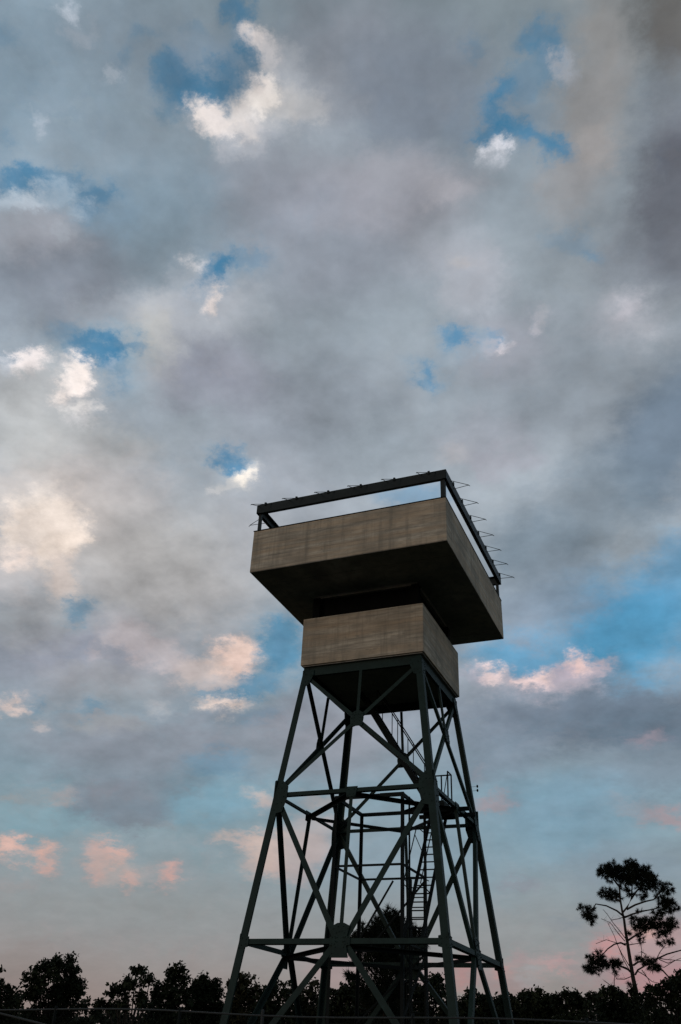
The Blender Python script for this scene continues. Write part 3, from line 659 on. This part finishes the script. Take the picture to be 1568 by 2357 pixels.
for b in (
 # broad tones of the cloud deck
 (330,90,300,130,(126,136,146),.6), (80,90,160,120,(118,132,142),.5), (800,140,200,200,(140,143,153),.7), (600,430,170,120,(150,150,158),.6),
 (300,500,250,150,(122,142,156),.65), (960,200,190,200,(124,133,146),.8), (880,430,210,110,(162,161,168),.7), (1050,450,60,40,(172,172,178),.4),
 (1360,190,110,260,(153,152,153),.75,-10), (1310,420,90,110,(153,152,154),.6), (1560,40,120,150,(104,104,106),.8), (1555,450,110,300,(106,112,124),.85),
 (1470,600,120,120,(125,132,144),.5), (740,560,260,170,(144,147,158),.6), (950,560,100,80,(140,145,155),.5), (120,650,200,140,(132,136,146),.75), (90,530,120,90,(166,164,170),.7), (340,610,150,70,(128,140,150),.5),
 (1090,650,90,90,(172,175,184),.7), (1120,1010,120,80,(165,163,172),.4), (1430,730,60,70,(180,180,188),.7), (370,770,55,100,(184,181,176),.8), (450,700,170,80,(172,175,182),.6), (240,720,120,50,(165,170,178),.5),
 (500,850,170,100,(146,148,160),.75), (750,900,200,130,(143,150,160),.5), (60,960,160,120,(178,178,175),.7), (200,900,60,90,(172,172,176),.5), (230,1030,150,60,(176,174,170),.4),
 (110,1190,150,140,(212,198,190),.75), (280,1180,140,150,(192,182,180),.5), (400,1300,250,200,(172,172,173),.6), (640,1000,160,120,(150,155,165),.5),
 (1250,850,280,180,(134,143,153),.6), (1150,800,120,100,(150,151,161),.6), (1530,1000,130,220,(102,120,138),.8,-20), (1400,1130,130,120,(118,133,146),.6), (1250,1260,160,120,(120,136,150),.8), (1290,1330,90,80,(132,143,155),.4),
 (170,1500,240,100,(146,150,163),.8), (60,1430,120,80,(172,172,172),.5), (250,1560,200,60,(160,160,160),.5), (330,1720,380,90,(136,141,151),.75), (620,1640,150,90,(140,147,157),.6), (850,1500,100,200,(150,155,165),.5),
 (1450,1460,220,150,GAP,1,0), (1560,1330,110,120,GAP,.7,0), (1180,1500,130,60,GAP,.85), (1240,1400,170,80,(128,143,158),.75,12),
 (1290,1655,270,85,(116,128,142),.95), (1500,1660,200,90,(108,123,138),.9,-12), (1500,1780,220,60,(122,136,148),.7), (1150,1740,120,60,(128,141,155),.7),
 (470,1835,150,70,(124,163,180),.8), (90,1895,170,45,(132,163,174),.7), (1290,1880,230,110,(124,158,176),.75), (1100,1950,150,120,(132,156,168),.5),
 (780,1700,180,90,(145,147,156),.8), (880,1950,200,120,(140,157,168),.6),
 (1500,2180,150,90,(166,142,144),.55), (1450,2000,200,70,(132,145,156),.5), (490,190,120,110,(128,148,168),.6), (1150,280,130,110,(122,142,160),.55), (1230,120,100,110,(126,142,156),.5), (110,420,160,60,(132,152,168),.55), (230,480,70,80,(128,150,168),.6), (495,640,80,80,(140,160,178),.6), (540,620,110,50,(140,158,172),.4),
 (240,810,160,60,(140,165,182),.65), (270,870,60,70,(150,166,178),.5), (535,1050,70,40,(155,170,182),.6), (1060,785,70,50,(140,160,176),.6), (985,860,50,60,(140,160,176),.6), (650,1500,110,110,(135,165,182),.6), (540,1600,120,40,(145,165,176),.6), (170,1410,70,40,(150,168,178),.5), (280,1610,160,50,(150,164,174),.4),
 (200,240,120,120,(134,150,162),.5), (40,260,100,120,(124,144,158),.5), (820,1010,200,80,(150,160,168),.4), (360,1330,180,120,(184,182,180),.5), (520,1300,150,150,(172,172,174),.5),
 (120,1180,230,210,(200,190,184),.45), (60,930,170,120,(184,184,184),.55), (330,1340,260,140,(184,180,178),.5), (450,720,190,80,(176,178,184),.55), (370,790,70,110,(186,184,180),.5), (680,250,140,120,(172,174,180),.45), (1060,590,110,90,(170,172,180),.5), (1430,740,110,90,(170,173,182),.4), (900,450,220,110,(160,160,168),.4), (150,640,170,90,(134,138,148),.5), (480,860,160,90,(146,148,160),.4), (640,1180,200,160,(164,166,174),.4),
 (60,2250,200,80,(142,128,126),.6), (300,2080,350,60,(146,150,150),.5),
):
    blob(*b[:6], b[6] if len(b) > 6 else 0, S)
for b in (
 # blue openings
 (552,30,28,42,.85), (568,85,20,35,.7), (552,128,18,34,.8), (505,165,26,28,.75), (475,215,42,28,.95), (410,195,38,48,.75), (435,240,30,30,.8), (388,268,22,24,.5), (575,160,14,28,.6),
 (298,132,18,14,.5), (340,92,30,20,.4), (455,70,30,24,.25), (20,100,40,30,.3),
 (55,398,62,26,.9,-12), (130,410,62,24,.6), (215,462,30,50,.75,-35), (182,412,22,20,.6), (40,330,30,20,.3),
 (1128,205,34,30,.8), (1105,250,16,58,.95), (1098,316,28,20,.95), (1150,300,52,26,.95,-15), (1200,326,30,14,.9), (1250,352,42,30,.95,-25), (1228,98,42,46,.65), (1245,155,28,50,.5), (1185,200,50,40,.35), (1072,112,26,18,.35), (1270,380,40,20,.4),
 (483,645,34,44,.95,-30), (505,612,30,30,.85), (560,600,60,20,.4), (215,808,72,34,.85), (258,802,36,24,.6), (318,800,30,14,.6), (150,770,40,28,.35), (262,856,20,36,.45), (45,815,26,10,.6),
 (535,1050,38,24,.85,10), (528,1068,18,10,.8), (1046,770,24,26,.85), (1072,782,22,12,.8), (1134,776,26,14,.55), (986,852,18,36,.8,20), (960,888,20,12,.85), (1350,592,50,10,.5), (1300,560,60,30,.25),
 (18,1190,18,15,.9), (170,1408,34,24,.65), (655,1480,50,60,.9), (590,1560,55,32,.75), (520,1590,66,20,.85), (212,1620,40,16,.6), (75,1624,20,18,.6), (505,1758,80,22,.45), (600,1650,60,20,.3), (940,1130,90,30,.45), (270,1800,40,10,.2),
):
    blob(b[0], b[1], b[2], b[3], GAP, b[4], b[5] if len(b) > 5 else 0, H)
CR = (240,228,222); PE = (236,212,198); PK = (208,170,157); GR = (190,194,202)
for b in (
 (625,245,90,85,(178,181,187),.6,20), (540,325,80,44,(182,182,187),.6), (700,250,50,42,(196,194,194),.55), (640,170,45,80,(178,180,186),.55), (640,245,46,50,(204,200,198),.6),
 (482,285,46,36,CR,.92), (528,296,50,30,(228,218,213),.85), (550,262,30,36,(234,224,218),.8), (590,228,34,46,(248,238,230),.95), (566,204,26,22,CR,.85), (582,94,24,26,(225,214,210),.85), (602,135,28,40,(214,207,206),.65), (464,262,20,22,CR,.7), (446,282,14,16,CR,.8), (560,300,50,22,(208,203,202),.6),
 (172,20,24,18,GR,.7), (270,170,14,12,GR,.7), (128,275,12,18,GR,.6), (190,75,40,20,(160,162,168),.5),
 (15,448,50,26,(180,190,200),.75), (82,462,42,18,(188,196,205),.8), (155,432,45,26,(160,176,190),.7), (190,482,24,18,(178,188,198),.6), (130,525,28,16,(176,182,190),.5),
 (1116,350,22,22,(225,225,232),.95), (1112,378,28,20,GR,.6), (1278,165,14,46,(172,176,186),.7,12), (1000,440,50,30,(178,176,182),.5), (1370,350,50,60,(172,166,164),.4),
 (430,615,24,14,(205,202,204),.8), (497,690,22,22,(236,222,216),.95), (470,668,40,20,(186,186,190),.6), (58,832,34,26,(246,234,230),1), (10,842,18,24,GR,.8), (164,866,34,44,(250,236,228),1,-20), (132,838,16,10,(215,210,210),.8), (196,932,28,20,(232,226,222),.9), (192,965,20,20,(205,202,202),.7), (60,900,90,60,(186,186,186),.6), (245,835,14,8,GR,.6),
 (552,1087,24,18,(248,236,222),1), (582,1062,18,16,(205,202,200),.7), (490,1126,24,14,(200,198,198),.75), (530,1106,40,16,(192,190,188),.7),
 (1160,790,12,12,(215,205,208),.85), (1120,800,40,10,(178,176,184),.5), (1073,612,22,16,(180,176,176),.6), (1238,754,14,9,(195,190,198),.7), (1262,732,10,14,(180,176,184),.6), (1440,715,24,26,(190,188,196),.7), (1470,765,24,16,(172,176,184),.5), (1060,1046,36,22,(174,170,172),.5), (1180,1060,90,30,(160,158,168),.4),
 (105,1190,85,70,(236,220,208),.9), (50,1272,24,22,(248,226,212),.95), (130,1262,50,42,(234,216,202),.75), (145,1330,34,55,(214,198,188),.75,-20), (178,1245,34,38,(246,228,214),.85), (30,1310,60,50,(196,190,188),.5), (90,1130,50,20,(205,196,190),.5),
 (535,1500,64,40,(238,208,194),.95,25), (560,1480,26,20,(234,206,192),.7), (450,1525,60,26,(206,190,182),.75), (490,1555,70,28,(198,186,182),.7), (350,1490,110,34,(190,180,180),.7,-20),
 (515,1616,56,13,(240,218,206),1), (30,1622,46,18,(214,194,186),.9,-12), (90,1678,16,10,(208,192,186),.85), (228,1500,18,14,(184,176,178),.6), (375,1615,22,18,(178,176,178),.6), (250,1660,90,24,(156,156,158),.6), (105,1660,8,14,(190,186,188),.5),
 (1125,1546,36,18,(238,214,210),1), (1090,1552,30,10,(180,172,184),.6), (1270,1550,110,30,(184,174,182),.9), (1216,1550,42,18,(236,208,202),.95,15), (1300,1530,40,20,(184,172,182),.8), (1330,1516,28,26,(238,206,200),.95,-35), (1385,1540,34,18,(196,180,186),.85), (1415,1526,10,7,(180,172,180),.6), (1240,1580,150,14,(158,156,166),.5),
 (1510,1700,40,14,(166,152,162),.6), (1470,1705,20,8,(160,150,160),.5), (1100,1765,12,8,(170,160,168),.6),
 (270,1850,130,60,(124,136,148),.8), (230,1840,50,50,(128,138,148),.5), (330,1895,60,20,(124,130,138),.5), (330,1800,180,30,(130,138,148),.5),
 (135,1838,34,12,(172,160,158),.7), (70,1826,60,8,(160,155,154),.5), (390,1896,14,8,(158,150,152),.5), (10,1830,30,10,(156,152,150),.5),
 (22,1955,44,20,(220,180,166),.95), (98,1962,26,18,(212,172,158),.95), (112,1998,13,26,(202,162,150),.9,12), (222,1972,30,24,(202,168,158),.8), (262,1960,32,16,(214,172,158),.85), (212,2012,18,16,(208,160,146),.7), (270,2000,60,26,(178,164,158),.6), (294,2016,14,14,(212,168,155),.85), (388,2010,24,20,(208,166,156),.85), (340,1998,40,16,(170,162,160),.5), (30,2030,60,12,(160,150,148),.4),
 (590,1828,36,18,(190,180,176),.8), (610,1852,22,14,(200,178,170),.7), (520,1932,24,16,(196,178,170),.8), (575,1935,40,15,(200,178,170),.8), (622,1958,44,40,(208,184,172),.75,-30), (640,2000,26,26,(204,178,168),.6), (590,1995,34,24,(200,176,166),.6), (705,1950,70,46,(196,172,164),.6), (680,2010,40,24,(190,166,160),.5), (740,1890,50,20,(192,174,170),.55), (760,1830,70,16,(180,168,164),.6),
 (1140,1842,56,18,(172,150,152),.6), (1535,1876,66,16,(178,152,154),.65), (1460,1850,60,10,(160,152,156),.4), (1195,2030,50,12,(140,136,146),.5), (1310,2120,40,12,(125,134,146),.4),
 (1250,2226,30,12,(186,152,150),.75,15), (1290,2216,42,12,(192,148,148),.75), (1200,2212,20,8,(186,140,142),.7), (1150,2236,34,14,(190,140,138),.7), (1068,2240,26,50,(180,132,130),.7), (1482,2150,40,16,(240,184,160),.95), (1500,2170,110,36,(182,150,148),.75), (1390,2180,40,24,(196,140,138),.75), (1510,2250,120,40,(180,130,134),.7), (1212,2252,14,8,(184,180,186),.7), (1360,2250,60,20,(160,134,136),.5),
 (790,2230,90,60,(168,142,142),.6), (1150,2270,80,20,(160,130,132),.5), (990,2245,60,30,(170,140,140),.5),
):
    blob(b[0], b[1], b[2], b[3], b[4], b[5], b[6] if len(b) > 6 else 0, H)
# beyond the chart the sky is plain high cloud, so only the difference to that is kept
edge = (np.clip((UR-np.abs(UU))/.05, 0, 1)*np.clip((VR-np.abs(VV))/.05, 0, 1))[..., None]
bas = np.zeros_like(field)
for ch in range(3): bas[..., ch] = np.interp(dd[..., 2], [p for p, c in BSTOPS], [lin(c)[ch]*K for p, c in BSTOPS])
diff = (field-bas-(skyb-blue0))*edge
for ax_ in (0, 1):
    diff = .25*np.roll(diff, 1, ax_) + .5*diff + .25*np.roll(diff, -1, ax_)
Um, Sm, Vm = np.linalg.svd(diff.reshape(NU, NV*3), full_matrices=False)
RANK = 56
dn = vm('DOT_PRODUCT', crisp, tuple(a0)); tt = mt('DIVIDE', 2.0, mt('ADD', dn, 1.0001))
cu = mt('MULTIPLY', tt, vm('DOT_PRODUCT', crisp, tuple(e1))); cv = mt('MULTIPLY', tt, vm('DOT_PRODUCT', crisp, tuple(e2)))
fu = mt('MULTIPLY_ADD', cu, .5/UR, .5, clamp=True); fv = mt('MULTIPLY_ADD', cv, .5/VR, .5, clamp=True)
fvs = mt('MULTIPLY_ADD', fv, 2.0, -1.0)
cmb = N(nt, 'ShaderNodeCombineXYZ')
for i_ in range(3): nt.links.new(fvs, cmb.inputs[i_])
def setcurve(node, idx, xs_, ys_):
    m = node.mapping; m.use_clip = True; m.clip_min_x = -1; m.clip_min_y = -1.0; m.clip_max_x = 1; m.clip_max_y = 1.0
    c = m.curves[idx]; pts = c.points
    while len(pts) > 2: pts.remove(pts[1])
    pts[0].location = (float(xs_[0]), float(ys_[0])); pts[-1].location = (float(xs_[-1]), float(ys_[-1]))
    for x_, y_ in zip(xs_[1:-1], ys_[1:-1]): pts.new(float(x_), float(y_))
acc = None
for k in range(RANK):
    a_ = Um[:, k]*Sm[k]; b_ = Vm[k].reshape(NV, 3); sa = np.abs(a_).max(); sb = np.abs(b_).max()
    f1 = N(nt, 'ShaderNodeFloatCurve'); setcurve(f1, 0, np.linspace(0, 1, NU), a_/sa); f1.mapping.update(); nt.links.new(fu, f1.inputs['Value'])
    v1 = N(nt, 'ShaderNodeVectorCurve')
    for i_ in range(3): setcurve(v1, i_, np.linspace(-1, 1, NV), b_[:, i_]/sb)
    v1.mapping.update(); nt.links.new(cmb.outputs[0], v1.inputs['Vector'])
    wk = mt('MULTIPLY', f1.outputs[0], float(sa*sb))
    sc_ = N(nt, 'ShaderNodeVectorMath', operation='SCALE'); nt.links.new(v1.outputs[0], sc_.inputs[0]); nt.links.new(wk, sc_.inputs['Scale'])
    acc = vm('ADD', sc_.outputs[0], acc) if acc else sc_.outputs[0]
veil = [(p, tuple(np.interp(p, [q for q, c in BSTOPS], [lin(c)[ch] for q, c in BSTOPS]) - np.interp(p, [q for q, c in BLUE], [c[ch] for q, c in BLUE]) + .5 for ch in range(3))) for p in [i_/24 for i_ in range(25)]]
veil = vm('SCALE', vm('SUBTRACT', ramp(nt, dz, veil), (.5, .5, .5)), scale=K)
cloud = vm('MAXIMUM', vm('ADD', vm('ADD', blue, veil), acc), (.02, .02, .02))
# added cloud cover behind the viewer, unseen, dims the western light on the tower
west = N(nt, 'ShaderNodeMapRange', interpolation_type='SMOOTHSTEP'); nt.links.new(vm('DOT_PRODUCT', tc, (math.sin(math.radians(-25)), math.cos(math.radians(-25)), 0)), west.inputs['Value'])
west.inputs['From Min'].default_value = -.1; west.inputs['From Max'].default_value = .25
plain = vm('SCALE', ramp(nt, dz, [(p, lin(c)) for p, c in BSTOPS]), scale=K)
cloud = mixc(nt, west.outputs[0], plain, cloud)
# texture of the cloud sheet: broad billows and fine wisps, lit from the low sun's side
t1 = noise(nt, lay, 4.5, 8, .58).outputs[0]
t1o = noise(nt, vm('ADD', lay, (-.025, -.03, .03)), 4.5, 5, .55).outputs[0]
t2 = noise(nt, lay, 24, 6, .62).outputs[0]
t3 = noise(nt, lay, 1.9, 3, .5).outputs[0]
calm = N(nt, 'ShaderNodeMapRange', interpolation_type='SMOOTHSTEP'); nt.links.new(dz, calm.inputs['Value'])
for k_, v_ in (('From Min', .06), ('From Max', .42), ('To Min', .12), ('To Max', 1.0)): calm.inputs[k_].default_value = v_
lum = vm('DOT_PRODUCT', cloud, (.33, .34, .33))
puff = N(nt, 'ShaderNodeMapRange', interpolation_type='SMOOTHSTEP'); nt.links.new(lum, puff.inputs['Value'])
for k_, v_ in (('From Min', 4.0), ('From Max', 6.5), ('To Min', .2), ('To Max', .85)): puff.inputs[k_].default_value = v_
dev = mt('MULTIPLY', mt('SUBTRACT', t1, t1o), 1.35)
dev = mt('MULTIPLY_ADD', mt('SUBTRACT', t1, .5), .42, dev)
dev = mt('MULTIPLY_ADD', mt('SUBTRACT', t3, .5), .30, dev)
dev = mt('MULTIPLY', dev, calm.outputs[0])
dev = mt('MULTIPLY_ADD', mt('SUBTRACT', t2, .5), puff.outputs[0], dev)
gain = mt('ADD', dev, 1.0)
ctex = N(nt, 'ShaderNodeVectorMath', operation='SCALE'); nt.links.new(cloud, ctex.inputs[0]); nt.links.new(gain, ctex.inputs['Scale'])
nt.links.new(ctex.outputs[0], bg.inputs['Color'])

sc = bpy.context.scene
sc.view_settings.view_transform = 'Standard'; sc.view_settings.look = 'None'; sc.view_settings.exposure = 0; sc.view_settings.gamma = 1
sc.render.engine = 'CYCLES'
